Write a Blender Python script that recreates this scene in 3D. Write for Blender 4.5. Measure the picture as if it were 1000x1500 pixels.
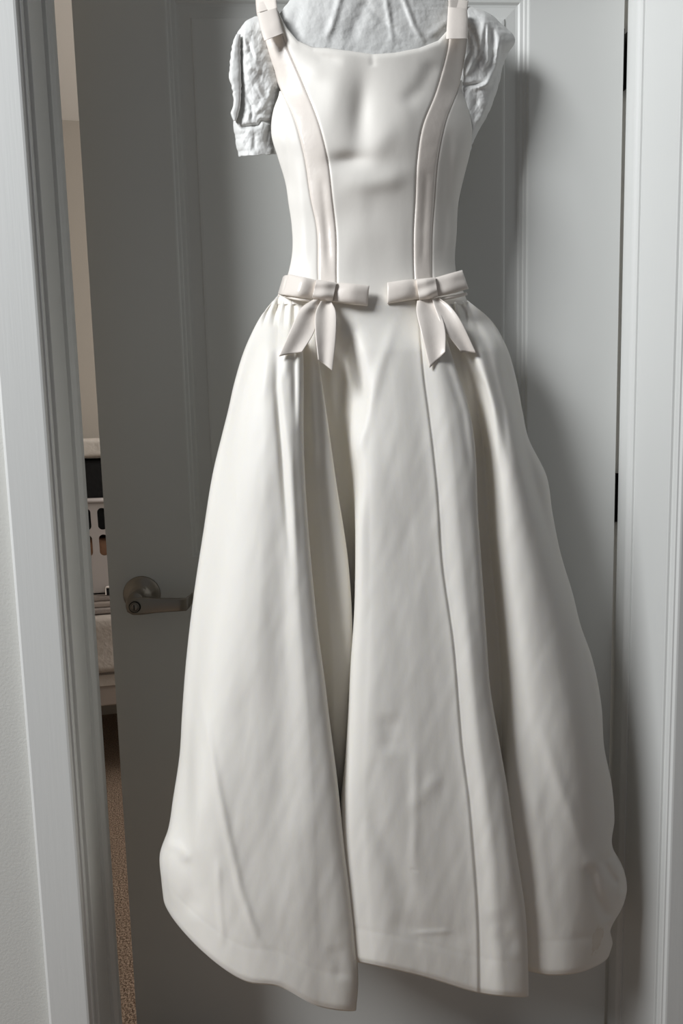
import bpy, bmesh, math
import numpy as np
from mathutils import Matrix, Vector
for o in list(bpy.data.objects): bpy.data.objects.remove(o)
S = bpy.context.scene; C = S.collection

# ------------------------------------------------------------------ camera
CAM = np.array([.1817, -.9456, 1.1863]); YAW, PITCH, ROLL, F = .2054, .1096, -.0249, 978.8
fwd = np.array([math.sin(YAW)*math.cos(PITCH), math.cos(YAW)*math.cos(PITCH), -math.sin(PITCH)])
r0 = np.array([math.cos(YAW), -math.sin(YAW), 0]); u0 = np.cross(r0, fwd)
RT = r0*math.cos(ROLL)+u0*math.sin(ROLL); UP = -r0*math.sin(ROLL)+u0*math.cos(ROLL)
cd = bpy.data.cameras.new('camera'); cam = bpy.data.objects.new('camera', cd); C.objects.link(cam); S.camera = cam
cd.sensor_fit = 'VERTICAL'; cd.sensor_height = 36; cd.sensor_width = 24; cd.lens = F/1500*36; cd.clip_start = .02
cam.matrix_world = Matrix(((RT[0], UP[0], -fwd[0], CAM[0]), (RT[1], UP[1], -fwd[1], CAM[1]), (RT[2], UP[2], -fwd[2], CAM[2]), (0, 0, 0, 1)))

# ------------------------------------------------------------------ light
w = bpy.data.worlds.new('world'); S.world = w; w.use_nodes = True
w.node_tree.nodes['Background'].inputs[0].default_value = (.92, .95, 1, 1)
w.node_tree.nodes['Background'].inputs[1].default_value = .115
def area(name, loc, target, sx, sy, power, col):
    l = bpy.data.lights.new(name, 'AREA'); l.shape = 'RECTANGLE'; l.size = sx; l.size_y = sy; l.energy = power; l.color = col
    o = bpy.data.objects.new(name, l); C.objects.link(o); o.location = loc
    o.rotation_euler = (Vector(target)-Vector(loc)).to_track_quat('-Z', 'Y').to_euler(); return o
area('window_light', (-1.75, -1.15, 2.76), (.5, 0, 1.45), .85, .95, 90, (.96, .98, 1))
area('bedroom_window_light', (1.9, 1.1, 1.7), (-.3, 1.6, 1.5), .9, 1.0, 29, (1, .96, .92))
S.view_settings.view_transform = 'Standard'; S.view_settings.look = 'None'
S.view_settings.exposure = 0.09; S.view_settings.gamma = 1; S.view_settings.use_curve_mapping = False

# ------------------------------------------------------------------ helpers
def at(x, y, Y):
    x = np.asarray(x, float); y = np.asarray(y, float); Y = np.asarray(Y, float)
    d = fwd + RT*((x-500)/F)[..., None] + UP*((750-y)/F)[..., None]
    t = (Y-CAM[1])/d[..., 1]
    return CAM + d*t[..., None]
def mat(name, col, rough=.5, bump=None, sheen=0, spec=.5, metal=0, var=None, coat=0, sss=0):
    m = bpy.data.materials.new(name); m.use_nodes = True; nt = m.node_tree; b = nt.nodes['Principled BSDF']
    b.inputs['Base Color'].default_value = (*col, 1); b.inputs['Roughness'].default_value = rough
    b.inputs['Metallic'].default_value = metal; b.inputs['Specular IOR Level'].default_value = spec
    b.inputs['Sheen Weight'].default_value = sheen; b.inputs['Sheen Roughness'].default_value = .4
    b.inputs['Coat Weight'].default_value = coat
    b.inputs['Subsurface Weight'].default_value = sss; b.inputs['Subsurface Radius'].default_value = (1, .75, .4); b.inputs['Subsurface Scale'].default_value = .012
    tc = nt.nodes.new('ShaderNodeTexCoord')
    def noise(scale, vec=(1, 1, 1), det=4):
        mp = nt.nodes.new('ShaderNodeMapping'); mp.inputs['Scale'].default_value = vec
        nt.links.new(tc.outputs['Object'], mp.inputs[0])
        n = nt.nodes.new('ShaderNodeTexNoise'); n.inputs['Scale'].default_value = scale; n.inputs['Detail'].default_value = det
        nt.links.new(mp.outputs[0], n.inputs['Vector']); return n
    if bump:
        scale, vec, strength, dist = bump; n = noise(scale, vec)
        bp = nt.nodes.new('ShaderNodeBump'); bp.inputs['Strength'].default_value = strength; bp.inputs['Distance'].default_value = dist
        nt.links.new(n.outputs[0], bp.inputs['Height']); nt.links.new(bp.outputs[0], b.inputs['Normal'])
    if var:
        scale, vec, c2, lo, hi = var; n = noise(scale, vec)
        r = nt.nodes.new('ShaderNodeMapRange'); r.inputs[1].default_value = lo; r.inputs[2].default_value = hi
        mx = nt.nodes.new('ShaderNodeMix'); mx.data_type = 'RGBA'; mx.inputs[6].default_value = (*col, 1); mx.inputs[7].default_value = (*c2, 1)
        nt.links.new(n.outputs[0], r.inputs[0]); nt.links.new(r.outputs[0], mx.inputs[0]); nt.links.new(mx.outputs[2], b.inputs['Base Color'])
    return m
def stain(m, spot, rad, col):
    nt = m.node_tree; b = nt.nodes['Principled BSDF']; g = nt.nodes.new('ShaderNodeNewGeometry')
    n = nt.nodes.new('ShaderNodeTexNoise'); n.inputs['Scale'].default_value = 110; nt.links.new(g.outputs['Position'], n.inputs['Vector'])
    mx = nt.nodes.new('ShaderNodeMix'); mx.data_type = 'VECTOR'; mx.inputs[0].default_value = .03
    nt.links.new(g.outputs['Position'], mx.inputs[4]); nt.links.new(n.outputs['Color'], mx.inputs[5])
    d = nt.nodes.new('ShaderNodeVectorMath'); d.operation = 'DISTANCE'; nt.links.new(mx.outputs[1], d.inputs[0])
    d.inputs[1].default_value = [.97*float(c)+.015 for c in spot]
    r = nt.nodes.new('ShaderNodeValToRGB'); e = r.color_ramp.elements
    e[0].position = 0; e[0].color = (.30, .30, .30, 1); e[1].position = 1; e[1].color = (0, 0, 0, 1)
    for p, v in ((.55, .25), (.80, .42), (.95, 0)): q = e.new(p); q.color = (v, v, v, 1)
    k = nt.nodes.new('ShaderNodeMath'); k.operation = 'DIVIDE'; k.inputs[1].default_value = rad; nt.links.new(d.outputs['Value'], k.inputs[0]); nt.links.new(k.outputs[0], r.inputs[0])
    c = nt.nodes.new('ShaderNodeMix'); c.data_type = 'RGBA'; c.inputs[6].default_value = b.inputs['Base Color'].default_value; c.inputs[7].default_value = (*col, 1)
    nt.links.new(r.outputs[0], c.inputs[0]); nt.links.new(c.outputs[2], b.inputs['Base Color'])
M = dict(
    paint=mat('door_paint', (.66, .67, .65), .38, (60, (1, 1, 1), .08, .001)),
    casing=mat('casing_paint', (.69, .70, .685), .42, (45, (6, 6, .25), .16, .0008)),
    wall=mat('wall_paint', (.60, .60, .57), .7, (260, (1, 1, 1), .35, .001)),
    bedwall=mat('bedroom_wall_paint', (.50, .46, .41), .8, (200, (1, 1, 1), .2, .001)),
    ceil=mat('ceiling_paint', (.80, .77, .73), .9, (120, (1, 1, 1), .2, .001)),
    carpet=mat('carpet_pile', (.42, .31, .23), .95, (170, (1, 1, 1), 1, .012), var=(220, (1, 1, 1), (.16, .105, .07), .42, .62)),
    satin=mat('ivory_satin', (.87, .83, .75), .48, (34, (1, 1, .35), .15, .004), sheen=.2, spec=.3, sss=.18),
    bodice=mat('ivory_bodice_satin', (.84, .815, .765), .42, (28, (1, 1, .6), .12, .004), sheen=.1, spec=.35),
    ribbon=mat('ribbon_satin', (.83, .77, .71), .30, (60, (1, 1, 1), .18, .003), sheen=.1),
    paper=mat('tissue_paper', (.74, .745, .73), .55, (60, (1, 1, 1), .4, .004)),
    nickel=mat('brushed_nickel', (.30, .27, .235), .34, (300, (.1, 1, 8), .1, .0003), metal=1),
    bronze=mat('dark_hinge_metal', (.012, .011, .010), .5, metal=.6),
    steel=mat('hanger_steel', (.5, .5, .5), .3, metal=1),
    whiteplastic=mat('white_plastic', (.52, .48, .47), .45, (90, (1, 1, 1), .05, .001)),
    black=mat('black_cloth', (.006, .006, .007), .9, (80, (1, 1, 1), .5, .004)),
    whitecloth=mat('white_cloth', (.78, .73, .68), .85, (40, (1, 1, 1), .5, .006)),
    quilt=mat('pale_quilt', (.50, .45, .41), .85, (50, (1, 1, 1), .5, .006)),
    grey=mat('grey_blanket', (.32, .28, .26), .9, (150, (1, 1, 1), .5, .004)),
    tan=mat('tan_cloth', (.33, .18, .11), .8, (90, (1, 1, 1), .3, .003)),
    board=mat('bed_base_cloth', (.36, .31, .28), .7, (90, (1, 1, 1), .1, .002)),
)
def put(o, parent=None, label=None, cat=None, kind=None, group=None):
    C.objects.link(o)
    if parent is not None: o.parent = parent
    for k, v in (('label', label), ('category', cat), ('kind', kind), ('group', group)):
        if v: o[k] = v
    return o
def mesh(name, v, f, m, smooth=True, **k):
    me = bpy.data.meshes.new(name); me.from_pydata([tuple(map(float, p)) for p in v], [], f); me.materials.append(m)
    if smooth: me.polygons.foreach_set('use_smooth', [True]*len(me.polygons))
    me.update(); return put(bpy.data.objects.new(name, me), **k)
def grid(name, P, m, thick=0, closed=False, offset=0, **k):
    """P: rows x cols x 3 -> mesh"""
    nr, nc = P.shape[:2]; i = np.arange(nr-1)[:, None]; j = np.arange(nc if closed else nc-1)[None]
    j2 = (j+1) % nc
    a = i*nc+j; b = i*nc+j2; c = (i+1)*nc+j2; d = (i+1)*nc+j
    q = np.stack([a+0*b, d+0*b, c, b], -1).reshape(-1, 4)
    me = bpy.data.meshes.new(name); V = P.reshape(-1, 3)
    me.vertices.add(len(V)); me.vertices.foreach_set('co', V.ravel())
    me.loops.add(q.size); me.loops.foreach_set('vertex_index', q.ravel().astype(np.int32))
    me.polygons.add(len(q)); me.polygons.foreach_set('loop_start', np.arange(0, q.size, 4, dtype=np.int32))
    me.polygons.foreach_set('use_smooth', np.ones(len(q), bool)); me.materials.append(m); me.update(calc_edges=True); me.validate()
    o = put(bpy.data.objects.new(name, me), **k)
    if thick:
        s = o.modifiers.new('solid', 'SOLIDIFY'); s.thickness = thick; s.offset = offset
    return o
def bm_obj(name, bm, m, smooth=False, bevel=0, **k):
    bmesh.ops.recalc_face_normals(bm, faces=bm.faces)
    me = bpy.data.meshes.new(name); bm.to_mesh(me); bm.free(); me.materials.append(m)
    if smooth: me.polygons.foreach_set('use_smooth', [True]*len(me.polygons))
    o = put(bpy.data.objects.new(name, me), **k)
    if bevel:
        b = o.modifiers.new('bevel', 'BEVEL'); b.width = bevel; b.segments = 2; b.limit_method = 'ANGLE'
    return o
def box_bm(bm, a, b):
    xs = (a[0], b[0]); ys = (a[1], b[1]); zs = (a[2], b[2])
    v = [bm.verts.new((x, y, z)) for x in xs for y in ys for z in zs]
    for f in ((0, 1, 3, 2), (4, 6, 7, 5), (0, 4, 5, 1), (2, 3, 7, 6), (0, 2, 6, 4), (1, 5, 7, 3)): bm.faces.new([v[i] for i in f])
def box(name, a, b, m, bevel=0, **k):
    bm = bmesh.new(); box_bm(bm, a, b); return bm_obj(name, bm, m, bevel=bevel, **k)
def prism(name, pts, axis_from, axis_to, m, bevel=0, **k):
    """pts in (X,Y), extruded in Z"""
    bm = bmesh.new(); lo = [bm.verts.new((x, y, axis_from)) for x, y in pts]; hi = [bm.verts.new((x, y, axis_to)) for x, y in pts]
    bm.faces.new(lo); bm.faces.new(hi); n = len(pts)
    for i in range(n): bm.faces.new((lo[i], lo[(i+1) % n], hi[(i+1) % n], hi[i]))
    return bm_obj(name, bm, m, bevel=bevel, **k)
def tube(name, pts, rad, m, seg=12, **k):
    pts = [Vector(p) for p in pts]; rad = rad if hasattr(rad, '__len__') else [rad]*len(pts)
    rings = []; prev = None
    for i, p in enumerate(pts):
        t = (pts[min(i+1, len(pts)-1)]-pts[max(i-1, 0)]).normalized()
        ref = prev if prev is not None else (Vector((0, 0, 1)) if abs(t.z) < .9 else Vector((1, 0, 0)))
        n = (ref-t*ref.dot(t)).normalized(); prev = n; b = t.cross(n)
        rings.append([p+(n*math.cos(a)+b*math.sin(a))*rad[i] for a in [2*math.pi*j/seg for j in range(seg)]])
    v = [q for r in rings for q in r]; f = []
    for i in range(len(rings)-1):
        for j in range(seg): f.append((i*seg+j, i*seg+(j+1) % seg, (i+1)*seg+(j+1) % seg, (i+1)*seg+j))
    f.append(tuple(range(seg))[::-1]); f.append(tuple(range((len(rings)-1)*seg, len(rings)*seg)))
    return mesh(name, v, f, m, **k)
def empty(name, loc, label=None, cat=None, kind=None, group=None):
    o = bpy.data.objects.new(name, None); o.location = loc; o.empty_display_size = .05
    return put(o, None, label, cat, kind, group)
def pin(root):                       # children were built in world space: take the root's place out of them
    bpy.context.view_layer.update()
    for c in root.children: c.matrix_parent_inverse = root.matrix_world.inverted()

def hnoise(x, y, seed, n=7, k0=1., kr=2.0, ridged=False):
    rng = np.random.default_rng(seed); out = 0*x; s = 0
    for i in range(n):
        a = rng.uniform(0, math.pi*2); k = k0*rng.uniform(.7, kr); ph = rng.uniform(0, 6.28)
        q = np.sin((x*math.cos(a)+y*math.sin(a))*k+ph+.8*np.sin((x*math.sin(a*1.7)+y*math.cos(a*1.7))*k*.6+ph*2))
        out = out+(1-2*np.abs(q) if ridged else q); s += 1
    return out/s

# ------------------------------------------------------------------ doorway
S0, W, ST, CT = .089, .92, .011, .0157
SW = .034; DT = .035; D = S0+SW+DT; HZ = 2.06
fl = dict(kind='structure')
box('floor', (-2.2, -2.6, -.05), (2.6, 2.4, 0), M['carpet'], label='beige looped carpet seen through the gap left of the door', **fl)
box('wall_left', (-2.2, 0, 0), (-.02, D, 2.75), M['wall'], label='pale painted wall beside the left door casing', **fl)
box('wall_right', (W+.02, 0, 0), (2.6, D, 2.75), M['wall'], label='pale painted wall beside the right door casing', **fl)
box('wall_above_door', (-.02, 0, HZ+.02), (W+.02, D, 2.75), M['wall'], label='painted wall above the doorway', **fl)
def jamb(name, side, label):
    x0 = -.02 if side < 0 else W
    o = box(name, (x0, -.001, 0), (x0+.02, D+.001, HZ), M['casing'], bevel=.0012, label=label, **fl)
    ST = .011 if side < 0 else .0078
    xs = (0, ST) if side < 0 else (W-ST, W)
    xi = ST if side < 0 else W-ST; xo = xs[0] if side < 0 else xs[1]; sg = -side
    pts = [(xo, S0), (xo+sg*ST*.45, S0), (xo+sg*ST*.6, S0+.004), (xi-sg*.001, S0+.008), (xi, S0+.011), (xi, S0+SW), (xo, S0+SW)]
    prism('door_stop', pts, 0, HZ, M['casing'], parent=o); return o
jamb('trim_1', -1, 'white jamb lining the left side of the doorway with stop strip')
jr = jamb('trim_2', 1, 'white jamb lining the right side of the doorway with stop strip')
th = box('trim_3', (-.02, -.001, HZ), (W+.02, D+.001, HZ+.02), M['casing'], label='white head jamb over the doorway', **fl)
box('door_stop', (0, S0, HZ-ST), (W, S0+SW, HZ), M['casing'], parent=th)
def casing(name, side, label):
    e = -.005 if side < 0 else W+.005; s = side; w_ = CASW
    prof = [(e, 0), (e, -CT*.55), (e+s*.001, -CT*.7), (e+s*.004, -CT*.72), (e+s*.006, -CT*.95), (e+s*.009, -CT), (e+s*(w_-.004), -CT-.0005), (e+s*(w_-.001), -CT+.001), (e+s*w_, -CT+.004), (e+s*w_, 0)]
    prism(name, prof, 0, HZ+.06, M['casing'], bevel=.0006, label=label, **fl)
CASW = .060
casing('trim_4', -1, 'white brushed wooden casing board along the left of the doorway')
casing('trim_5', 1, 'white wooden casing board along the right of the doorway')
box('trim_6', (-.005, -CT, HZ+.005), (W+.005, 0, HZ+.06), M['casing'], label='white casing board above the doorway', **fl)

# ------------------------------------------------------------------ door
TH = .1594; DW = .903; PX, PY = W-.008, D+.004; c_, s_ = math.cos(TH), math.sin(TH)
def dp(u, n, z):                      # door coordinates: u from hinge edge leftwards, n behind the front face
    lx, ly = -u, -.039+n
    return (PX+lx*c_+ly*s_, PY-lx*s_+ly*c_, z)
door = empty('door_1', dp(DW/2, DT/2, .012), 'pale grey panelled door standing slightly ajar behind the dress', None, 'structure')
DZ0, DZ1 = .012, 2.03
ST_U = (.159, .757)                  # panel outer edges
PAN = [(ST_U[0], ST_U[1], .985, 1.912), (ST_U[0], ST_U[1], .245, .80)]
def slab():
    bm = bmesh.new(); us = [0, ST_U[0], ST_U[1], DW]; zs = [DZ0, PAN[1][2], PAN[1][3], PAN[0][2], PAN[0][3], DZ1]
    vf = {}; 
    for i, u in enumerate(us):
        for j, z in enumerate(zs): vf[i, j] = bm.verts.new(dp(u, 0, z))
    for i in range(3):
        for j in range(5):
            if i == 1 and j in (1, 3): continue
            bm.faces.new((vf[i, j], vf[i, j+1], vf[i+1, j+1], vf[i+1, j]))
    bk = [bm.verts.new(dp(u, DT, z)) for u, z in ((0, DZ0), (DW, DZ0), (DW, DZ1), (0, DZ1))]
    bm.faces.new(bk)
    bm.faces.new([vf[i, 0] for i in range(4)]+[bk[1], bk[0]]); bm.faces.new([vf[i, 5] for i in range(4)]+[bk[2], bk[3]])
    bm.faces.new([vf[0, j] for j in range(6)]+[bk[3], bk[0]]); bm.faces.new([vf[3, j] for j in range(6)]+[bk[2], bk[1]])
    return bm_obj('slab', bm, M['paint'], parent=door)
slab()
prof = [(0, 0), (.002, .0005), (.004, .0030), (.008, .0035), (.010, .0055), (.015, .0060), (.018, .0085), (.022, .0090), (.040, .0070), (.0425, .0040), (.046, .0035)]
for u0_, u1_, z0_, z1_ in PAN:
    bm = bmesh.new(); last = None
    for ins, dep in prof:
        ring = [bm.verts.new(dp(u, dep, z)) for u, z in ((u0_+ins, z0_+ins), (u1_-ins, z0_+ins), (u1_-ins, z1_-ins), (u0_+ins, z1_-ins))]
        if last:
            for i in range(4): bm.faces.new((last[i], last[(i+1) % 4], ring[(i+1) % 4], ring[i]))
        last = ring
    bm.faces.new(last); bm_obj('panel', bm, M['paint'], parent=door)
# lever handle
HU, HZZ = DW-.0565, .9224
hroot = None
def lathe(name, prof, cu, cz, m, seg=48, **k):
    v = []; f = []
    for r, n in prof:
        for j in range(seg):
            a = 2*math.pi*j/seg; v.append(dp(cu+r*math.cos(a), n, cz+r*math.sin(a)))
    for i in range(len(prof)-1):
        for j in range(seg): f.append((i*seg+j, i*seg+(j+1) % seg, (i+1)*seg+(j+1) % seg, (i+1)*seg+j))
    f.append(tuple(range((len(prof)-1)*seg, len(prof)*seg)))
    return mesh(name, v, f, m, **k)
hd = lathe('door_handle', [(.0325, .001), (.0325, -.002), (.0315, -.004), (.027, -.0065), (.020, -.0115), (.0165, -.015), (.0155, -.018), (.0135, -.019), (.0135, -.046), (.013, -.048), (.001, -.048)], HU, HZZ, M['nickel'], parent=door, label='brushed nickel lever handle on round rose')
def lever():
    rows = []
    # (u offset toward hinge, half height up, half height down, front n, back n, dz)
    for t, hu, hdn, n0, n1 in ((-.017, .004, .004, -.044, -.040), (-.0145, .010, .010, -.048, -.037), (-.006, .0150, .0150, -.050, -.036), (.006, .0155, .0155, -.051, -.036), (.018, .0150, .0145, -.051, -.038),
                           (.035, .0125, .0130, -.050, -.040), (.055, .0118, .0122, -.049, -.041), (.070, .0112, .0118, -.049, -.041), (.084, .011, .0115, -.048, -.040), (.0880, .0128, .0085, -.040, -.032), (.0920, .0155, .0035, -.030, -.024), (.0930, .0155, .003, -.028, -.023)):
        ring = []
        for a in range(16):
            an = 2*math.pi*a/16; cc, ss = math.cos(an), math.sin(an)
            z = (hu if ss > 0 else hdn)*np.sign(ss)*abs(ss)**.5; n = (n0+n1)/2+(n0-n1)/2*np.sign(cc)*abs(cc)**.5
            ring.append(dp(HU-t, n, HZZ+float(z)-.010))
        rows.append(ring)
    v = [p for r in rows for p in r]; f = []
    for i in range(len(rows)-1):
        for j in range(16): f.append((i*16+j, i*16+(j+1) % 16, (i+1)*16+(j+1) % 16, (i+1)*16+j))
    f += [tuple(range(16)), tuple(range((len(rows)-1)*16, len(rows)*16))]
    o = mesh('lever', v, f, M['nickel'], parent=hd)
    return o
lever()
hz2 = HZZ-.010
lathe('lock_ring', [(.0098, -.049), (.0098, -.0530), (.0078, -.0532)], HU, hz2, M['bronze'], seg=24, parent=hd)
lathe('lock_button', [(.0080, -.049), (.0080, -.0545), (.0070, -.0550), (.0066, -.0530), (.0060, -.0530), (.0056, -.0560), (.001, -.0560)], HU, hz2, M['nickel'], seg=24, parent=hd)
bm = bmesh.new()
for a in (-1,):
    v = [bm.verts.new(dp(HU+du, n, hz2+dz)) for du, dz, n in ((-.0009, -.0045, -.0565), (.0009, -.0045, -.0565), (.0009, .0045, -.0565), (-.0009, .0045, -.0565), (-.0009, -.0045, -.0555), (.0009, -.0045, -.0555), (.0009, .0045, -.0555), (-.0009, .0045, -.0555))]
    for f in ((0, 1, 2, 3), (4, 5, 6, 7), (0, 1, 5, 4), (1, 2, 6, 5), (2, 3, 7, 6), (3, 0, 4, 7)): bm.faces.new([v[i] for i in f])
bm_obj('lock_slot', bm, M['bronze'], parent=hd)
for z in (1.81, 1.067, .30):          # hinges: jamb leaf, door leaf and knuckle as one folding piece
    bm = bmesh.new(); h = .0445
    box_bm(bm, (W-.0025, S0+SW+.001, z-h), (W+.001, D+.004, z+h))
    vs = [bm.verts.new(dp(u, n, zz)) for u in (-.0018, .002) for n in (.001, .040) for zz in (z-h, z+h)]
    for f in ((0, 1, 3, 2), (4, 6, 7, 5), (0, 4, 5, 1), (2, 3, 7, 6), (0, 2, 6, 4), (1, 5, 7, 3)): bm.faces.new([vs[i] for i in f])
    bmesh.ops.create_cone(bm, cap_ends=True, segments=16, radius1=.006, radius2=.006, depth=2*h, matrix=Matrix.Translation((PX, PY+.006, z)))
    bm_obj('hinge', bm, M['bronze'], parent=door, label='black metal hinge')
pin(door)

# ------------------------------------------------------------------ bedroom behind the gap
BY = 2.05
CZ = float(at(96, 176, BY)[2])
box('wall_bedroom_back', (-1.6, BY, 0), (2.4, BY+.1, CZ+.1), M['bedwall'], label='beige far wall of the bedroom seen through the gap', **fl)
box('wall_bedroom_left', (-1.6, D, 0), (-1.5, BY, CZ+.1), M['bedwall'], label='beige left wall of the bedroom', **fl)
box('wall_bedroom_right', (2.3, D, 0), (2.4, BY, CZ+.1), M['bedwall'], label='beige right wall of the bedroom', **fl)
box('ceiling', (-2.2, D, CZ), (2.6, BY, CZ+.1), M['ceil'], label='white ceiling above the beige bedroom wall', **fl)
FY = 1.42                              # front of the bed
def zz(y, Y, x=150): return float(at(x, y, Y)[2])
def xx(x, y, Y): return float(at(x, y, Y)[0])
def cloth(name, x0, x1, y0, y1, z0, z1, m, seed, amp=.02, e=4, flat=False, **k):
    n = 28; th_ = np.linspace(-math.pi/2, math.pi/2, n)[:, None]; ph = np.linspace(0, 2*math.pi, 2*n, endpoint=False)[None]
    sg = lambda v, p: np.sign(v)*np.abs(v)**p
    X = sg(np.cos(th_), 2/e)*sg(np.cos(ph), 2/e); Yv = sg(np.cos(th_), 2/e)*sg(np.sin(ph), 2/e); Z = sg(np.sin(th_), 2/e)+0*ph
    P = np.stack([(x0+x1)/2+X*(x1-x0)/2, (y0+y1)/2+Yv*(y1-y0)/2, (z0+z1)/2+Z*(z1-z0)/2], -1)
    d = 1+amp*hnoise(P[..., 0]*30+P[..., 1]*9, P[..., 2]*30+P[..., 1]*17, seed, 9, 1, 3, True)
    cen = np.array([(x0+x1)/2, (y0+y1)/2, z0])
    P = cen+(P-cen)*d[..., None]; P[..., 2] = np.maximum(P[..., 2], z0)
    return grid(name, P, m, closed=True, **k)
zb = zz(1035, FY); zm = zz(985, FY); zt = zz(905, FY); zk = zz(873, FY+.05)
bed = empty('bed', (-.3, 1.7, 0), 'bed with pale quilt and plain base under the laundry basket', 'bed')
bx0, bx1 = -1.3, .35
box('base', (bx0, FY, zb), (bx1, BY-.02, zm), M['board'], bevel=.006, parent=bed)
box('base_rail', (bx0, FY-.006, zz(1005, FY)), (bx1, FY, zz(988, FY)), M['quilt'], bevel=.002, parent=bed)
for x, y in ((bx0+.06, FY+.05), (bx1-.06, FY+.05), (bx0+.06, BY-.08), (bx1-.06, BY-.08)):
    box('leg', (x-.025, y-.025, 0), (x+.025, y+.025, zb), M['black'], parent=bed)
# quilt: draped slab with soft front
nx, ns = 90, 40; sx = np.linspace(bx0, bx1, nx)[None]; ss = np.linspace(0, 1, ns)[:, None]
drop = zt-zm; L1 = drop*.85; path = ss*(L1+.5)
front = np.clip(path/L1, 0, 1); rnd = .03
Yq = np.where(path < L1, FY-.012, FY-.012+(path-L1)); Zq = np.where(path < L1, zm+.004+path/L1*drop, zt)
wv = .010*hnoise(sx*22+0*ss, path*26+0*sx, 5, 6, 1, 2)
P = np.stack([sx+0*ss, Yq-wv*(path < L1)-.0+0*sx, Zq+0*sx+wv*.4], -1)
grid('quilt', P, M['quilt'], thick=.012, parent=bed)
pin(bed)
kz = zt+.009
fb = empty('folded_blanket', (-.25, 1.6, kz), 'grey blanket folded in flat layers under the laundry basket', 'blanket')
zA = kz; zB = zz(872, FY+.03); nl = 3; hh = (zB-zA)/nl
for i in range(nl):
    box('layer', (-.62, FY+.012+.006*i, zA+hh*i+.0006), (.1, BY-.14, zA+hh*(i+1)), M['grey'] if i != 1 else M['board'], bevel=min(.4*hh, .006), parent=fb)
pin(fb)
bkz = zB+.001; BYF = FY+.05; ztop = zz(733, BYF, 140)
bk = empty('laundry_basket', (-.25, 1.65, bkz), 'white slotted plastic laundry basket heaped with clothes on the bed', 'basket')
bxa, bxb = -.56, .06
def basket():
    pitch = xx(170, 760, BYF)-xx(148, 760, BYF); pitch = .052; cx0 = xx(149.5, 760, BYF); sw = .031
    z1a, z1b = zz(776, BYF), zz(744, BYF); z2a, z2b = zz(814, BYF), zz(783, BYF)
    cols = []; k = math.floor((bxa+.03-cx0)/pitch)+1
    while cx0+k*pitch < bxb-.03: cols.append(cx0+k*pitch); k += 1
    # front wall: outline strips around rounded slots, each cell a frame of 8+16 points
    bm = bmesh.new()
    def cell(x0, x1, za, zb_, sa, sb, xc):
        N = 24; inner = []; outer = []
        hw = sw/2; hh_ = (sb-sa)/2; zc = (sa+sb)/2
        for i in range(N):
            a = 2*math.pi*i/N; cc, sn = math.cos(a), math.sin(a)
            inner.append((xc+hw*cc, zc+(hh_-hw)*(1 if sn > 0 else -1)+hw*sn))
            m_ = max(abs(cc), abs(sn)); q = (cc/m_, sn/m_)
            outer.append(((x0+x1)/2+q[0]*(x1-x0)/2, (za+zb_)/2+q[1]*(zb_-za)/2))
        for yy in (BYF, BYF+.003):
            vi = [bm.verts.new((p[0], yy, p[1])) for p in inner]; vo = [bm.verts.new((p[0], yy, p[1])) for p in outer]
            for i in range(N): bm.faces.new((vi[i], vi[(i+1) % N], vo[(i+1) % N], vo[i]))
            if yy == BYF: keep = vi
            else:
                for i in range(N): bm.faces.new((keep[i], keep[(i+1) % N], vi[(i+1) % N], vi[i]))
    zmid = (z1a+z2b)/2; zlo = z2a-.006; zhi = z1b+.008
    for xc in cols:
        cell(xc-pitch/2, xc+pitch/2, zmid, zhi, z1a, z1b, xc); cell(xc-pitch/2, xc+pitch/2, zlo, zmid, z2a, z2b, xc)
    xl, xr = cols[0]-pitch/2, cols[-1]+pitch/2
    for a, b in (((xl, BYF, bkz), (xr, BYF+.003, zlo)), ((xl, BYF, zhi), (xr, BYF+.003, ztop)), ((bxa, BYF, bkz), (xl, BYF+.003, ztop)), ((xr, BYF, bkz), (bxb, BYF+.003, ztop)),
                 ((bxa, BYF, bkz), (bxa+.003, BYF+.4, ztop)), ((bxb-.003, BYF, bkz), (bxb, BYF+.4, ztop)), ((bxa, BYF+.397, bkz), (bxb, BYF+.4, ztop)), ((bxa, BYF, bkz), (bxb, BYF+.4, bkz+.004))): box_bm(bm, a, b)
    bm_obj('body', bm, M['whiteplastic'], parent=bk)
basket()
rz = ztop
rim = []; 
for p in ((bxa, BYF-.004), (bxb, BYF-.004), (bxb+.004, BYF+.4), (bxa, BYF+.4), (bxa, BYF-.004)): rim.append((p[0], p[1], rz))
tube('rim', rim, .009, M['whiteplastic'], parent=bk)
pin(bk)
o = cloth('black_garment', bxa+.01, bxb-.01, BYF+.012, BYF+.385, zz(788, BYF), zz(672, BYF+.08), M['black'], 3, .012, 10); o['label'] = 'black clothes piled in the white laundry basket'; o['category'] = 'clothes'
o = cloth('tan_garment', bxa+.01, bxb-.01, BYF+.012, BYF+.38, bkz+.006, zz(789, BYF+.0), M['tan'], 8, .008, 8); o['label'] = 'tan clothing showing through a lower basket slot'; o['category'] = 'clothes'
zw0 = zz(672, BYF+.08)+.004
o = cloth('white_garment', bxa+.02, bxb-.02, BYF-.008, BYF+.37, zw0, zz(641, BYF+.06), M['whitecloth'], 11, .05, 7); o['label'] = 'crumpled white cloth on top of the black clothes'; o['category'] = 'cloth'
cx = xx(158, 868, FY+.03)
cl = box('clip', (cx-.004, FY+.022, zB+.001), (cx+.03, FY+.04, zB+.026), M['black'], bevel=.003, label='small black clip with a white edge lying on the folded blanket', cat='clip')
box('clip_edge', (cx-.008, FY+.020, zB+.002), (cx-.004, FY+.040, zB+.030), M['whitecloth'], bevel=.001, parent=cl)
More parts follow.
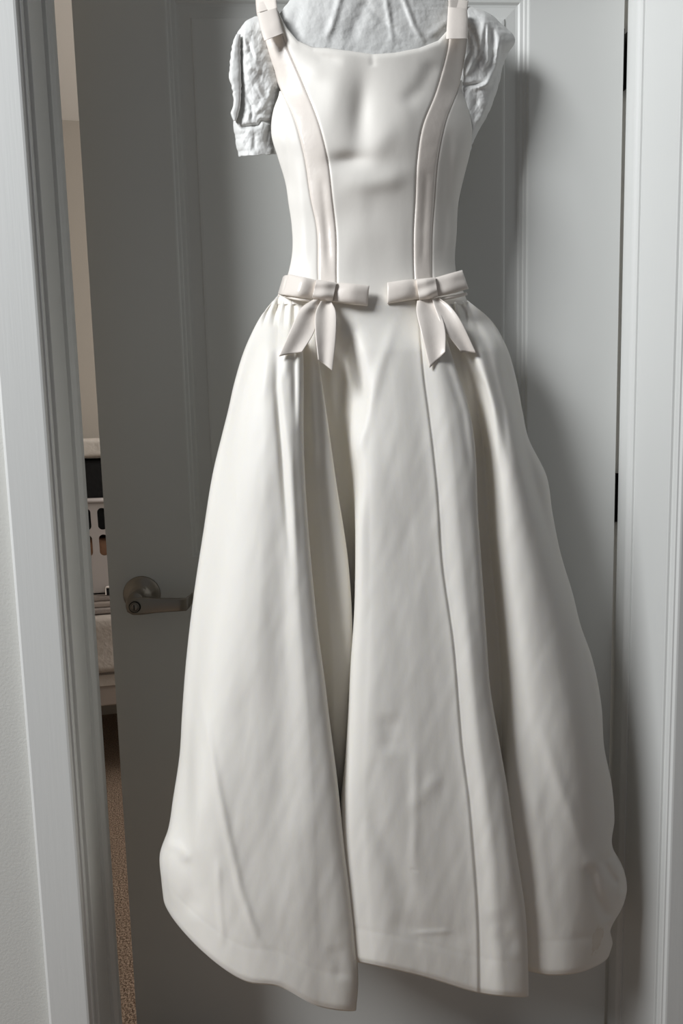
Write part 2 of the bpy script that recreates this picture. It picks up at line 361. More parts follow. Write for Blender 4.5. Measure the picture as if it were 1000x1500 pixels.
box('clip_edge', (cx-.008, FY+.020, zB+.026), (cx+.006, FY+.040, zB+.030), M['whitecloth'], bevel=.001, parent=cl)

# ------------------------------------------------------------------ the dress
YS = .085                               # plane of the dress silhouette at the shoulders; the skirt stands out further from the door
def ip(y, pts):
    """smooth monotone-ish interpolation of (y, value) pairs"""
    pts = sorted(pts); a = np.array([p[0] for p in pts], float); b = np.array([p[1] for p in pts], float)
    if len(a) == 1: return np.full_like(np.asarray(y, float), b[0])
    h = np.diff(a); s = np.diff(b)/h; m = np.zeros(len(a)); m[0], m[-1] = s[0], s[-1]
    for i in range(1, len(a)-1):
        m[i] = 0 if s[i-1]*s[i] <= 0 and False else (s[i-1]*h[i]+s[i]*h[i-1])/(h[i]+h[i-1])
    y = np.clip(y, a[0], a[-1]); k = np.clip(np.searchsorted(a, y, 'right')-1, 0, len(a)-2)
    t = (y-a[k])/h[k]; t2, t3 = t*t, t*t*t
    return (2*t3-3*t2+1)*b[k]+(t3-2*t2+t)*h[k]*m[k]+(-2*t3+3*t2)*b[k+1]+(t3-t2)*h[k]*m[k+1]
def stroke(x, y, path, wid, amp, taper=.25, asym=0):
    """height of a soft fold following a path in front-view coordinates"""
    path = np.array(path, float); seg = np.hypot(*np.diff(path, axis=0).T); L = np.r_[0, np.cumsum(seg)]
    best = np.full(x.shape, 1e9); par = np.zeros(x.shape); sgn = np.zeros(x.shape)
    for i in range(len(seg)):
        ax, ay = path[i]; dx, dy = path[i+1]-path[i]
        t = np.clip(((x-ax)*dx+(y-ay)*dy)/(seg[i]**2), 0, 1)
        d = np.hypot(x-ax-t*dx, y-ay-t*dy); q = d < best
        best = np.where(q, d, best); par = np.where(q, (L[i]+t*seg[i])/L[-1], par); sgn = np.where(q, np.sign((x-ax)*dy-(y-ay)*dx), sgn)
    ww = wid*(1+asym*sgn)
    tp = np.clip(par/taper, 0, 1)*np.clip((1-par)/taper, 0, 1) if taper else 1
    return amp*np.exp(-(best/ww)**2)*(tp*tp*(3-2*tp) if taper else 1)
def ys(y): return ip(y, [(-60, .085), (200, .085), (450, .072), (700, .05), (1000, .032), (1500, .022)])
silL = [(-20, 372), (60, 389), (138, 409), (161, 401), (198, 398), (230, 407), (271, 419), (299, 423), (326, 427), (372, 428), (402, 422), (440, 407)]
silR = [(-20, 684), (60, 684), (106, 677), (133, 676), (160, 685), (184, 690), (221, 688), (258, 679), (294, 671), (340, 668), (397, 667), (440, 683)]
outL = [(-20, 374), (23, 377), (60, 389), (129, 410), (166, 428), (221, 444), (299, 457), (326, 463), (404, 466), (450, 468)]
inL = [(-20, 402), (20, 407), (53, 414), (87, 428), (124, 444), (189, 469), (230, 479), (294, 487), (340, 492), (413, 493), (450, 495)]
inR = [(-20, 656), (20, 657), (60, 657), (97, 649), (138, 637), (184, 619), (235, 611), (299, 608), (340, 606), (409, 607), (450, 610)]
outR = [(-20, 683), (30, 684), (60, 683), (106, 676), (133, 669), (175, 653), (230, 641), (299, 635), (326, 633), (404, 632), (450, 634)]
neck = [(405, 12), (414, 32), (419, 41), (435, 60), (458, 70), (481, 71), (518, 76), (545, 80), (578, 78), (614, 71), (642, 60), (656, 44), (662, 20)]
STB = [  # crisp folds: path, width, height towards the viewer
    ([(425, 62), (470, 84), (505, 92)], 6, -.0025), ([(545, 78), (546, 100)], 4, -.0012), ([(640, 85), (615, 130), (585, 160)], 11, -.003),
    ([(470, 250), (478, 330), (482, 400)], 5, -.002), ([(465, 300), (473, 360), (476, 415)], 5, .001), ([(492, 262), (545, 270), (598, 262)], 12, .0016),
    ([(660, 180), (655, 260), (648, 390)], 6, -.002), ([(625, 240), (620, 330), (618, 400)], 4, -.001), ([(435, 230), (442, 320), (445, 400)], 8, .002), ([(410, 150), (420, 220), (430, 300)], 5, -.002)]
BLB = [  # broad dents: centre, radii, turn, height
    (490, 135, 20, 54, .2, .0045), (528, 168, 16, 50, .1, -.0085), (592, 165, 34, 60, .15, .0050), (510, 236, 30, 13, -.05, -.0075), (560, 262, 50, 16, -.25, .0022),
    (560, 205, 18, 30, .5, .0030), (530, 310, 60, 24, -.2, -.0014), (520, 360, 24, 40, .2, .0014), (465, 105, 18, 14, .6, .0025)]
def blobs(x, y, L):
    out = 0*x
    for cx_, cy_, rx, ry, a, h in L:
        dx, dy = x-cx_, y-cy_; u = (dx*math.cos(a)+dy*math.sin(a))/rx; v = (-dx*math.sin(a)+dy*math.cos(a))/ry
        out = out+h*np.exp(-u*u-v*v)
    return out
AP = [(-40, .035), (60, .052), (140, .06), (200, .064), (260, .060), (340, .050), (400, .048), (450, .055)]
def D0(x, y, fine=True):
    l, r = ip(y, silL), ip(y, silR); cx_ = (l+r)/2; hw = (r-l)/2*1.03
    u = np.clip((x-cx_)/hw, -.999, .999)
    dd = ys(y)-ip(y, AP)*(1-np.abs(u)**2.4)**.62
    dd = dd+np.clip((70-y)/90, 0, 1)**1.6*.05*np.abs(u)   # straps lean back over the shoulders
    if fine:
        for p, w_, a in STB: dd = dd-stroke(x, y, p, w_*1.15, a*.9)
        dd = dd-blobs(x, y, BLB)
    return dd
dress = empty('wedding_dress', (.5, YS, .5), 'ivory satin sleeveless wedding dress with ribbon bows hanging before the door', 'dress')
def panel(name, lf, rf, ytop, ybot, nc, m, raise_=0, edge=(1, 1), topcurve=None, **k):
    nr = 260; s = np.linspace(0, 1, nc)[None]; t = np.linspace(0, 1, nr)[:, None]
    y = ytop+(ybot-ytop)*t+0*s
    for _ in range(3):
        x = ip(y, lf)*(1-s)+ip(y, rf)*s
        if topcurve: yt = np.interp(x, [p[0] for p in topcurve], [p[1] for p in topcurve])
        else: yt = ytop
        y = yt+(ybot-yt)*t
    x = ip(y, lf)*(1-s)+ip(y, rf)*s
    dl, dr = x-ip(y, lf), ip(y, rf)-x
    Y = D0(x, y)-raise_
    for e_, d_ in zip(edge, (dl, dr)):
        if e_: Y = Y+.0022*np.exp(-(d_/1.5)**1.5)
    if topcurve: Y = Y+.004*np.exp(-((y-yt)/3.0)**1.5)
    if topcurve: Y = Y+.0006*np.clip((y-438)/8, 0, 1)
    Y = Y+(.0005*hnoise(x/9, y/22, 3, 6)+.0008*hnoise(x/22, y/36, 4, 6))*np.clip((446-y)/40, 0, 1)
    return grid(name, at(x, y, Y), m, thick=.0015, parent=dress, **k)
panel('centre_panel', inL, inR, 20, 446, 150, M['bodice'], topcurve=neck)
panel('princess_strip', outL, inL, -16, 446, 40, M['ribbon'], .0007, label='shoulder strap running down as a satin strip')
panel('princess_strip', inR, outR, -16, 446, 40, M['ribbon'], .0007, label='shoulder strap running down as a satin strip')
panel('side_panel', silL, outL, 134, 446, 40, M['bodice'], edge=(0, 1))
panel('side_panel', outR, silR, 118, 446, 40, M['bodice'], edge=(1, 0))
# back of the bodice
t = np.linspace(0, 1, 80)[:, None]; s = np.linspace(0, 1, 60)[None]; y = 120+t*330+0*s
x = ip(y, silL)*(1-s)+ip(y, silR)*s
grid('bodice_back', at(x, y, ys(y)-.002+.035*np.sin(np.pi*s)**.6), M['bodice'], thick=.001, parent=dress)

# skirt ---------------------------------------------------------------
AS = [(430, .052), (500, .075), (600, .09), (800, .105), (1000, .12), (1300, .135), (1500, .135)]
edgeM = [(438, 438), (518, 443), (657, 444), (828, 455), (942, 467), (1000, 475), (1051, 481), (1136, 492), (1238, 503), (1306, 512), (1374, 519), (1442, 523), (1480, 520)]
edgeI = [(442, 457), (532, 467), (634, 481), (700, 490), (828, 509), (942, 515), (1000, 513), (1119, 504), (1184, 499), (1430, 498)]
edgeC = [(445, 505), (560, 520), (657, 520), (685, 525), (771, 524), (908, 520), (970, 515), (1050, 511), (1119, 506), (1184, 499), (1300, 496), (1405, 503)]
edgeS = [(447, 638), (518, 660), (600, 686), (771, 700), (942, 712), (1000, 716), (1086, 730), (1150, 741), (1241, 754), (1344, 769), (1413, 772), (1458, 773)]
edgeR = [(447, 650), (564, 702), (657, 720), (788, 729), (942, 743), (1050, 748), (1086, 746), (1150, 742), (1420, 762)]
sh = lambda e, d: [(a, b+d*min(1, max(0, (a-440)/120))) for a, b in e]
sL = [(433, 407), (460, 385), (495, 366), (564, 343), (600, 335), (640, 325), (685, 314), (782, 298), (874, 284), (970, 273), (1050, 267), (1102, 264), (1170, 254), (1214, 247), (1250, 235), (1289, 237), (1316, 240)]
sR = [(440, 684), (467, 716), (504, 739), (555, 755), (601, 764), (639, 772), (699, 800), (750, 808), (810, 820), (870, 838), (918, 850), (960, 865), (1035, 880), (1095, 884), (1149, 895), (1200, 899), (1243, 897), (1263, 908), (1305, 917), (1332, 909), (1359, 893), (1383, 896), (1396, 892)]
seam = [(447, 611), (564, 621), (600, 626), (714, 639), (828, 647), (942, 663), (1050, 672), (1086, 675), (1172, 686), (1241, 692), (1344, 699), (1454, 701)]
COL = [  # x path, relief path (share of the depth), top y, hem y
    (sL, [(433, 0)], 433, 1316),
    ([(433, 408), (460, 389), (495, 373), (564, 351), (685, 326), (874, 298), (1050, 281), (1214, 262), (1250, 247), (1340, 251)], [(433, .3)], 433, 1341),
    ([(436, 411), (495, 386), (564, 365), (685, 350), (874, 328), (1050, 308), (1214, 290), (1394, 298)], [(433, .7)], 435, 1394),
    ([(438, 415), (495, 402), (564, 388), (685, 385), (874, 378), (1050, 365), (1221, 345), (1437, 358)], [(433, .92)], 436, 1436),
    ([(438, 421), (560, 410), (700, 410), (874, 415), (1050, 415), (1250, 405), (1445, 410)], [(433, 1), (1250, .95), (1445, 1)], 437, 1445),
    ([(438, 430), (540, 432), (657, 430), (828, 436), (942, 444), (1050, 453), (1238, 462), (1473, 465)], [(433, 1)], 438, 1473),
    (edgeM, [(438, .95), (600, .88)], 438, 1480),
    (sh(edgeM, -13), [(438, .9), (520, .6), (700, .45), (1200, .4)], 438, 1468),
    ([(440, 448), (532, 458), (657, 462), (828, 478), (942, 488), (1050, 490), (1184, 486), (1430, 492)], [(440, .92), (560, .55)], 440, 1425),
    (edgeI, [(440, .95), (560, .55)], 441, 1420),
    (sh(edgeI, -9), [(440, .9), (560, .25), (1000, .18)], 442, 1415),
    ([(445, 485), (560, 498), (657, 508), (828, 520), (1000, 522), (1184, 512), (1400, 512)], [(440, .95), (480, .75), (560, .3), (700, .12)], 440, 1410),
    (edgeC, [(445, .97), (500, .78), (560, .6), (660, .78), (1000, .8), (1400, .7)], 440, 1405),
    ([(445, 528), (560, 540), (685, 542), (900, 542), (1050, 536), (1200, 532), (1410, 545)], [(445, 1), (560, .9), (700, .97)], 440, 1413),
    ([(445, 565), (560, 575), (685, 585), (900, 596), (1050, 600), (1250, 605), (1430, 620)], [(433, 1)], 440, 1430),
    (seam, [(433, 1), (600, .97)], 440, 1454),
    ([(447, 625), (518, 641), (600, 657), (771, 674), (942, 690), (1050, 700), (1241, 725), (1458, 740)], [(433, 1.02)], 440, 1459),
    (edgeS, [(440, .97), (560, .86)], 440, 1459),
    (sh(edgeS, -13), [(440, .9), (520, .65), (700, .45)], 440, 1447),
    ([(447, 645), (564, 688), (657, 707), (788, 716), (942, 730), (1086, 734), (1150, 732), (1420, 752)], [(440, .92), (560, .42), (800, .3)], 440, 1424),
    (edgeR, [(440, .93), (560, .6)], 440, 1420),
    ([(446, 656), (500, 688), (564, 715), (657, 738), (788, 755), (942, 775), (1050, 790), (1200, 805), (1426, 805)], [(440, .85), (600, .78)], 445, 1428),
    ([(444, 665), (500, 710), (564, 730), (657, 753), (788, 783), (942, 816), (1050, 838), (1200, 852), (1424, 848)], [(440, .7)], 443, 1424),
    ([(442, 676), (467, 703), (500, 727), (564, 745), (657, 768), (788, 803), (942, 847), (1050, 868), (1200, 885), (1305, 896), (1404, 884)], [(440, .35)], 441, 1408),
    (sR, [(433, 0)], 440, 1396)]
STG = [([(x_, 434), (x_-(430-x_)*.35, 455), (x_-(430-x_)*.7, 485)], 2.2, a_, .3) for x_, a_ in ((402, -.005), (406, .004), (411, -.005), (416, .005), (421, -.006), (426, .004), (431, -.005))] + [
    ([(x_, 436), (x_+(x_-640)*.35, 458), (x_+(x_-640)*.7, 490)], 2.2, a_, .3) for x_, a_ in ((648, -.005), (653, .005), (658, -.006), (663, .004), (669, -.005), (674, .004))]
STS = STG+[  # gathers, creases and seams on the skirt
    ([(412, 436), (405, 500), (405, 570), (412, 650), (420, 760), (428, 870)], 4.5, -.009, .45), ([(424, 436), (420, 500), (418, 560)], 4, .004, .2), ([(430, 436), (431, 500), (432, 640)], 4, -.006, .4), ([(422, 600), (430, 740), (437, 860)], 4, .003, .4),
    ([(437, 440), (436, 520), (438, 640)], 3.5, .004, .2), ([(452, 480), (456, 560), (462, 700)], 5, .006, .2),
    ([(404, 436), (392, 500), (384, 600)], 6, .004, .3), ([(398, 440), (372, 520), (352, 640)], 6, -.003, .3),
    ([(482, 470), (486, 560), (492, 640)], 5, .007, .3), ([(345, 640), (320, 800), (298, 1000)], 14, -.004, .3), ([(375, 600), (366, 800), (350, 1000)], 26, .004, .3),
    ([(285, 980), (300, 1050), (318, 1150), (335, 1230), (352, 1305), (376, 1374), (402, 1410)], 5, .0042, .2), ([(372, 960), (362, 1100), (352, 1200), (366, 1290), (372, 1350)], 20, -.007, .25),
    ([(318, 1250), (322, 1330), (328, 1390)], 4, .003, .2), ([(300, 1180), (304, 1280), (322, 1360)], 9, -.003, .3), ([(345, 700), (350, 760)], 3, .001, .3), ([(272, 1240), (285, 1300), (280, 1350)], 12, -.008, .3),
    ([(240, 1235), (262, 1240), (280, 1262)], 6, .004, .2), ([(430, 1150), (420, 1260), (440, 1400)], 22, .004, .3), ([(490, 1380), (500, 1440)], 10, -.003, .3),
    ([(585, 455), (555, 540), (525, 670)], 7, .004, .25), ([(520, 470), (506, 540), (505, 620)], 8, -.012, .3), ([(535, 560), (527, 640)], 5, -.002, .3),
    ([(600, 720), (596, 800), (605, 900)], 12, -.002, .3), ([(570, 1040), (572, 1110)], 14, -.004, .35), ([(545, 1080), (548, 1200), (590, 1300), (592, 1360)], 13, -.004, .25), ([(610, 1060), (606, 1240), (606, 1330)], 6, .0025, .3),
    ([(650, 1130), (620, 1160), (605, 1190)], 8, .002, .3), ([(598, 1367), (668, 1363)], 3, .0018, .3), ([(560, 1360), (600, 1355), (650, 1370), (690, 1380)], 14, -.003, .2), ([(600, 1272), (612, 1276)], 2, -.001, .3),
    ([(690, 700), (705, 900), (730, 1100)], 7, .003, .3), ([(722, 1330), (735, 1370), (765, 1395)], 12, -.004, .3), ([(735, 1100), (740, 1200), (752, 1330)], 8, .003, .3),
    ([(636, 450), (650, 520), (676, 600), (690, 700)], 5, -.004, .15),
    ([(662, 440), (690, 520), (705, 600), (712, 700)], 5, -.006, .2), ([(668, 440), (702, 510), (722, 600), (732, 700)], 5, .005, .2), ([(674, 440), (712, 510), (735, 600), (745, 680)], 5, -.005, .2),
    ([(655, 440), (675, 510), (692, 600)], 4, .005, .2), ([(680, 441), (722, 500), (745, 570), (758, 650)], 5, .004, .25), ([(742, 560), (755, 700), (782, 820), (800, 950)], 12, .004, .3), ([(770, 700), (790, 850), (805, 980)], 10, -.003, .3),
    ([(780, 1020), (812, 1130), (846, 1220), (876, 1290)], 8, .0040, .4), ([(775, 1110), (790, 1240), (800, 1330), (808, 1390)], 10, .004, .25), ([(765, 1200), (785, 1330)], 8, -.003, .3),
    ([(850, 1232), (868, 1275), (880, 1300), (905, 1298)], 11, .007, .4), ([(862, 1262), (872, 1310), (893, 1352)], 7, -.014, .2), ([(897, 1246), (884, 1262), (892, 1280), (906, 1300)], 5, -.012, .2), ([(915, 1300), (905, 1330), (892, 1358)], 6, .010, .2),
    ([(835, 1370), (862, 1375), (885, 1365)], 6, -.002, .3)]
def skirt():
    NR = 420; t = np.linspace(0, 1, NR)
    tt = t
    X, Yy, Dd = [], [], []
    for xp, dp_, y0_, y1_ in COL:
        y = y0_+(y1_-y0_)*tt; X.append(ip(y, xp)); Yy.append(y); Dd.append(ip(y, dp_))
    CP = np.stack([np.array(X), np.array(Yy), np.array(Dd)], -1)      # ncol, NR, 3
    out = []; n = len(COL)
    for i in range(n-1):
        p1, p2 = CP[i], CP[i+1]; p0 = CP[i-1] if i else p1; p3 = CP[i+2] if i+2 < n else p2
        # centripetal tangents
        def kk(a, b): return np.sqrt(np.maximum(np.sqrt(((a[:, 0]-b[:, 0])/60)**2+((a[:, 2]-b[:, 2]))**2), 1e-3))[:, None]
        t0, t1, t2 = kk(p0, p1), kk(p1, p2), kk(p2, p3)
        m1 = (p2-p1)+t1*((p1-p0)/np.maximum(t0, .03)-(p2-p0)/(np.maximum(t0, .03)+t1)) if i else (p2-p1)
        m2 = (p2-p1)+t1*((p3-p2)/np.maximum(t2, .03)-(p3-p1)/(t1+np.maximum(t2, .03))) if i+2 < n else (p2-p1)
        if i == 0: m1 = m1*np.array([.3, 1, 1.9])
        if i == n-2: m2 = m2*np.array([.3, 1, 1.9])
        wpx = float(np.abs(p2[:, 0]-p1[:, 0]).max()); ns = int(np.clip(wpx/2.0, 12, 40))
        for j in range(ns if i < n-2 else ns+1):
            u = j/ns; u2, u3 = u*u, u**3
            out.append((2*u3-3*u2+1)*p1+(u3-2*u2+u)*m1+(-2*u3+3*u2)*p2+(u3-u2)*m2)
    G = np.stack(out, 1); x, y, d = G[..., 0], G[..., 1], G[..., 2]
    tg = np.broadcast_to(t[:, None], x.shape)
    A = ip(y, AS); base = ys(y)-A*d
    bl = np.clip((y-446)/70, 0, 1); bl = bl*bl*(3-2*bl)                # blend from the bodice surface at the waist
    D_ = D0(np.clip(x, ip(np.minimum(y, 440), silL), ip(np.minimum(y, 440), silR)), np.minimum(y, 447.))
    Y = D_*(1-bl)+base*bl
    Y = Y+.0006*np.clip((452-y)/6, 0, 1)
    for p, w_, a, tp in STS: Y = Y-stroke(x, y, p, w_*1.25, a*.55, tp)*np.clip((d+.08)/.2, 0, 1)
    # seam between the front and the side front panels: a narrow groove with a lap
    dx = x-ip(y, seam); k = np.clip((y-450)/60, 0, 1)
    Y = Y+k*(.0010*np.exp(-(dx/1.6)**2)+.0016*np.exp(-np.clip(dx, 0, 99)/9)*(dx > 0)-.0009*np.exp(-(dx/8)**2)*(dx < 0))
    env = np.clip((y-480)/150, 0, 1)
    Y = Y+env*(.0016*hnoise(x/34, y/120, 21, 7)+.0007*hnoise(x/13, y/40, 22, 8)+.00035*hnoise(x/5, y/14, 23, 8))
    # hem: a turned band, slightly fuller
    dh = (1-tg)*(1320-440)
    Y = Y-.0003*np.exp(-((dh-22)/18)**2)+.0003*np.exp(-((dh-45)/4)**2)+.004*np.exp(-(dh/4.)**2)
    PP = at(x, y, Y); q = np.unravel_index(np.argmin((x-873)**2+(y-1376)**2), x.shape)
    stain(M['satin'], PP[q], .022, (.64, .53, .40))
    return grid('skirt', PP, M['satin'], thick=.0016, offset=0, parent=dress)
skirt()
t = np.linspace(0, 1, 160)[:, None]; s = np.linspace(0, 1, 90)[None]
yl = 433+(1316-433)*t; yr = 440+(1396-440)*t
xl, xr = ip(yl, sL), ip(yr, sR); y = yl*(1-s)+yr*s; x = xl*(1-s)+xr*s
grid('skirt_back', at(x, y-8*np.sin(np.pi*s)*t, ys(y)-.003+.05*np.sin(np.pi*s)**.7*(.5+.5*np.cos(0*s))+.006*np.sin(s*40)*t*np.sin(np.pi*s)), M['satin'], thick=.001, parent=dress)

# ribbon pieces ------------------------------------------------------------
def ribbon(name, A, B, dep, m, bulge=.006, n=40, nc=24, wave=None, thick=.0012, back=True, edge_r=1, fold=None, **k):
    """A, B: opposite long edges as lists of front-view points; dep: depth (Y) along the length"""
    A = np.array(A, float); B = np.array(B, float); t = np.linspace(0, 1, n)
    def res(P):
        tt = np.linspace(0, 1, len(P)); return np.stack([ip(t, list(zip(tt, P[:, 0]))), ip(t, list(zip(tt, P[:, 1])))], 1)
    a, b = res(A), res(B); dd = ip(t, list(zip(np.linspace(0, 1, len(dep)), dep)))[:, None]
    s = np.linspace(0, 1, nc)[None]
    x = a[:, :1]*(1-s)+b[:, :1]*s; y = a[:, 1:]*(1-s)+b[:, 1:]*s
    prof_ = (1-np.abs(2*s-1)**3)**.7
    Y = dd-bulge*prof_*(.35+.65*np.sin(np.pi*t)[:, None]**.5 if fold is None else 1)
    if wave is not None: Y = Y-wave(t[:, None], s)
    P = at(x, y, Y)
    if back:
        Pb = at(x[:, ::-1], y[:, ::-1], (dd+bulge*.5*prof_+.001+0*Y)[:, ::-1]); P = np.concatenate([P, Pb], 1)
        cap0 = P[:1]*0+P[0].mean(0); cap1 = P[:1]*0+P[-1].mean(0)
        P = np.concatenate([cap0, P, cap1], 0)
        return grid(name, P, m, closed=True, parent=k.pop('parent', dress), **k)
    return grid(name, P, m, thick=thick, parent=k.pop('parent', dress), **k)
def dz(x, y): return float(D0(np.array([float(x)]), np.array([float(min(y, 446))]), False)[0])
def q2(pts): return [(320+a/2.174, 280+b/2.174) for a, b in pts]
R = M['ribbon']
def wv(seed, amp, kx=6, ky=4):
    return lambda t, s: amp*hnoise(t*kx+0*s, s*ky+0*t, seed, 6)
def fr(x, y): return float(ip(np.array([float(y)]), [(430, YS-.013-.062), (500, YS-.020-.080), (600, YS-.03-.095)])[0])
def bow(label, loops, knot, tails, kd):
    b_ = ribbon('bow', *[q2(e) for e in knot[:2]], [kd-.004, kd-.007, kd-.004], R, .006, fold=1, wave=lambda t, s: .0012*np.sin(s*9+t*2), label=label)
    for A, B, dep, sd in loops: ribbon('loop', q2(A), q2(B), dep, R, .006, wave=wv(sd, .0016), parent=b_)
    for A, B, dep, sd, w2 in tails: ribbon('tail', q2(A), q2(B), dep, R, .001, back=False, wave=w2, parent=b_)
    return b_
kd = dz(478, 430)-.012
bow('ribbon bow on the left hip',
    [([(318, 285), (268, 273), (222, 264)], [(302, 345), (250, 337), (203, 330)], [kd, kd+.000, dz(425, 420)-.012], 1),
     ([(228, 266), (212, 268), (205, 272)], [(206, 330), (196, 329), (189, 326)], [dz(425, 420)-.009, dz(420, 420)-.002, dz(412, 420)+.004], 2),
     ([(370, 291), (425, 294), (480, 301)], [(360, 352), (415, 360), (474, 366)], [kd, kd-.006, kd-.006], 3),
     ([(300, 347), (250, 340), (190, 326)], [(300, 354), (245, 347), (188, 333)], [kd+.004, kd+.006, dz(412, 420)+.004], 4)],
    ([(312, 281), (344, 286), (376, 291)], [(297, 341), (330, 347), (362, 354)]),
    [([(303, 345), (262, 375), (230, 440), (192, 526)], [(338, 350), (322, 385), (303, 452), (266, 512)], [kd-.002, kd-.012, kd-.026, kd-.036], 5, lambda t, s: .0035*np.sin(s*5+1.2*t+.4)*(1-.4*t)+.003*np.exp(-((t-.28)/.1)**2)*np.sin(s*3.14)),
     ([(325, 350), (308, 390), (308, 450), (317, 536)], [(360, 354), (374, 390), (373, 470), (362, 572)], [kd-.004, kd-.014, kd-.028, kd-.040], 6, lambda t, s: .0035*np.cos(s*5.5+1.0*t)*(1-.4*t))], kd)
k2 = dz(628, 430)-.012
bow('ribbon bow on the right hip',
    [([(634, 280), (590, 283), (537, 291)], [(644, 342), (595, 350), (537, 359)], [k2, k2-.004, k2-.004], 11),
     ([(684, 277), (735, 262), (776, 251)], [(696, 336), (745, 326), (796, 311)], [k2, k2+.002, k2+.008], 12),
     ([(700, 338), (750, 330), (790, 322)], [(702, 350), (750, 342), (793, 331)], [k2+.004, k2+.008, k2+.014], 13)],
    ([(629, 280), (660, 277), (690, 274)], [(639, 348), (670, 343), (699, 335)]),
    [([(632, 350), (630, 385), (645, 450), (672, 563)], [(676, 342), (705, 385), (722, 445), (722, 512)], [k2-.002, k2-.014, k2-.030, k2-.042], 15, lambda t, s: .0035*np.sin(s*5+1.2*t+.9)*(1-.4*t)),
     ([(680, 345), (693, 385), (718, 442), (770, 510)], [(700, 338), (738, 368), (775, 420), (820, 516)], [k2-.002, k2-.012, k2-.024, k2-.026], 16, lambda t, s: .0035*np.cos(s*5+.6*t)*(1-.4*t))], k2)
# folded tabs on the shoulders
def tab(pts, yd, label):
    A, B = pts
    t_ = ribbon('shoulder_tab', A, B, [yd+.002, yd-.008, yd-.016, yd-.021], R, .005, fold=1, label=label, wave=wv(31, .0006))
tab(([(377, 20), (380, 34), (383, 47), (387, 60)], [(405, 11), (408, 24), (411, 36), (415, 49)]), dz(396, 40)-.004, 'folded satin tab on the left strap')
tab(([(656, 10), (655, 26), (654, 41), (653, 57)], [(684, 13), (685, 28), (685, 43), (685, 57)]), dz(668, 40)-.004, 'folded satin tab on the right strap')
for A, B, x_ in (([(379, 4), (377, 19)], [(404, -4), (406, 12)], 392), ([(660, -2), (656, 11)], [(686, 1), (684, 14)], 670)):
    ribbon('strap_fold', A, B, [dz(x_, 10)+.010, dz(x_, 10)-.002], R, .003, fold=1, n=8)
pin(dress)

# ------------------------------------------------------------------ tissue stuffing
tis = empty('tissue_stuffing', (.5, .05, 1.7), 'crumpled white tissue paper filling the neck and armholes of the dress', 'tissue paper')
def tri(x, y, seed):
    """random heights on a triangular lattice, linearly interpolated: flat facets with straight creases"""
    k = (x+y)*.366025; i = np.floor(x+k); j = np.floor(y+k); fx = x+k-i; fy = y+k-j
    def h(a, b):
        v = np.sin(a*127.1+b*311.7+seed*74.7)*43758.5453; return (v-np.floor(v))*2-1
    up = fx > fy
    h0, h3 = h(i, j), h(i+1, j+1); h1 = np.where(up, h(i+1, j), h(i, j+1)); a = np.where(up, fx, fy); b = np.where(up, fy, fx)
    return h0*(1-a)+h1*(a-b)+h3*b
def crumple(name, L, Rr, y0_, y1_, d0, bulge, seed, folds, nr=260, nc=200, amp=.004, sx=1.0):
    t = np.linspace(0, 1, nr)[:, None]; s = np.linspace(0, 1, nc)[None]; y = y0_+(y1_-y0_)*t+0*s
    jl = 1.0*tri(y/6, y*0+seed, seed); x = (ip(y, L)+jl)*(1-s)+(ip(y, Rr)+jl*.6)*s
    e = (1-np.abs(2*s-1)**3)*np.clip(t/.1, 0, 1)**.5
    if name == 'sleeve_paper': y = y+t**6*(-6*s+1.5*tri(x/6, x*0, seed+7))
    wx, wy = x+5*hnoise(x/30, y/30, seed+9, 5), y+5*hnoise(x/26, y/30, seed+8, 5)
    c = .6*amp*tri(wx/15*sx, wy/34, seed)+amp*.24*tri(wx/8+wy/20, wy/13-wx/30, seed+1)+amp*.06*tri(wx/3.5, wy/4.5, seed+2)
    for p, w_, a in folds: c = c+stroke(wx*.35+x*.65, wy*.35+y*.65, p, w_, a*.6, .3)
    P = at(x, y, d0-bulge*e-c*(.4+.6*e))
    grid(name, P, M['paper'], thick=.0006, parent=tis)
    grid(name, at(x, y, d0+.002+.012*e), M['paper'], parent=tis)
crumple('sleeve_paper', [(24, 374), (30, 362), (41, 352), (64, 343), (106, 340), (138, 343), (160, 346), (176, 342), (198, 344), (230, 350)],
        [(24, 392), (60, 400), (120, 418), (160, 412), (200, 408), (230, 409)], 24, 230, YS+.012, .024, 41,
        [([(351, 45), (352, 90), (353, 168)], 3, -.006), ([(360, 54), (373, 90)], 3, -.005), ([(360, 139), (368, 154), (368, 186)], 3, -.004), ([(372, 115), (386, 144), (372, 173)], 3, .004),
         ([(397, 120), (394, 139), (378, 168)], 3, .004), ([(345, 187), (378, 185), (382, 178), (405, 181)], 3, -.008), ([(362, 96), (384, 105)], 4, .004), ([(372, 192), (374, 225)], 4, -.004), ([(358, 195), (352, 226)], 4, .004), ([(390, 190), (396, 224)], 5, -.004), ([(366, 60), (380, 110)], 5, .003)])
crumple('sleeve_flap', [(50, 346), (64, 341), (90, 337), (115, 336), (130, 340), (150, 342), (172, 339), (177, 342)], [(50, 352), (90, 352), (130, 353), (150, 352), (172, 347), (177, 345)], 50, 177, YS-.010, .003, 45, [], 90, 30, .001)
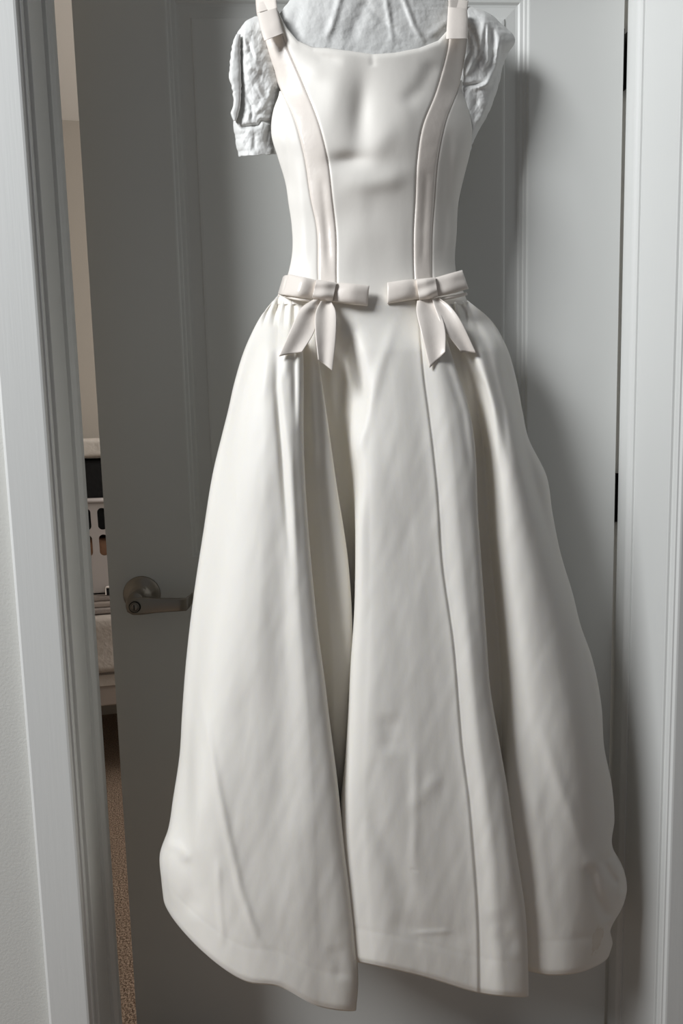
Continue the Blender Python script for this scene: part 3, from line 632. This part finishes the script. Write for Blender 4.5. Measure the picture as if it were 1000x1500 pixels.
crumple('sleeve_paper', [(10, 672), (60, 668), (120, 660), (180, 672), (240, 680)],
        [(10, 690), (18, 712), (35, 734), (58, 754), (78, 744), (98, 736), (120, 731), (143, 724), (175, 711), (202, 696), (240, 685)], 10, 240, YS+.014, .024, 57,
        [([(714, 26), (714, 60), (715, 87), (705, 107)], 2.5, .007), ([(731, 45), (728, 70), (727, 95), (713, 122), (685, 133)], 4, .010), ([(672, 127), (715, 120)], 3, -.008), ([(710, 22), (703, 73), (679, 117)], 3.5, .006),
         ([(697, 70), (680, 117)], 3, .004), ([(690, 30), (694, 60), (688, 90)], 6, -.006), ([(722, 30), (722, 80), (714, 100)], 4, -.005), ([(737, 100), (718, 145), (696, 200)], 5, .005), ([(700, 140), (690, 190)], 5, -.004)])
crumple('neck_paper', [(-40, 440), (0, 425), (15, 413), (30, 404), (100, 412)], [(-40, 640), (0, 655), (30, 670), (100, 660)], -45, 105, YS+.005, .02, 73,
        [([(505, -30), (497, 0), (486, 37), (472, 70)], 5, .005), ([(580, -30), (591, 0), (605, 37), (624, 70)], 4, .006), ([(530, 0), (560, 30), (592, 60)], 5, -.004), ([(665, 20), (640, 45), (620, 58)], 6, .004), ([(540, -10), (520, 40), (512, 70)], 9, -.005), ([(440, 0), (430, 40), (445, 70)], 8, -.005), ([(560, -20), (570, 30), (575, 70)], 4, .004)], amp=.0013, sx=.8)
pin(tis)

# ------------------------------------------------------------------ hanger over the door top
hg = empty('garment_hanger', (.5, .06, 1.9), 'steel wire hanger hidden in the tissue and hooked over the door', 'hanger')
c0 = at(405, -18, YS+.04); c1 = at(672, -20, YS+.04); cm = at(540, -75, YS+.045)
tube('shoulder_wire', [c0, (c0+cm)/2+np.array([0, 0, .004]), cm, (c1+cm)/2+np.array([0, 0, .004]), c1], .002, M['steel'], parent=hg)
ud = (PX-cm[0])/c_; fr = dp(ud, 0, 0); bkp = dp(ud, DT, 0)
tube('hook', [cm, (cm[0], cm[1]+.01, cm[2]+.05), (fr[0], fr[1]-.004, 1.97), (fr[0], fr[1]-.003, 2.026), (fr[0], fr[1]+.001, 2.0325), (bkp[0], bkp[1]+.001, 2.0325), (bkp[0], bkp[1]+.004, 2.026), (bkp[0], bkp[1]+.004, 1.99)], .0015, M['steel'], parent=hg)
pin(hg)
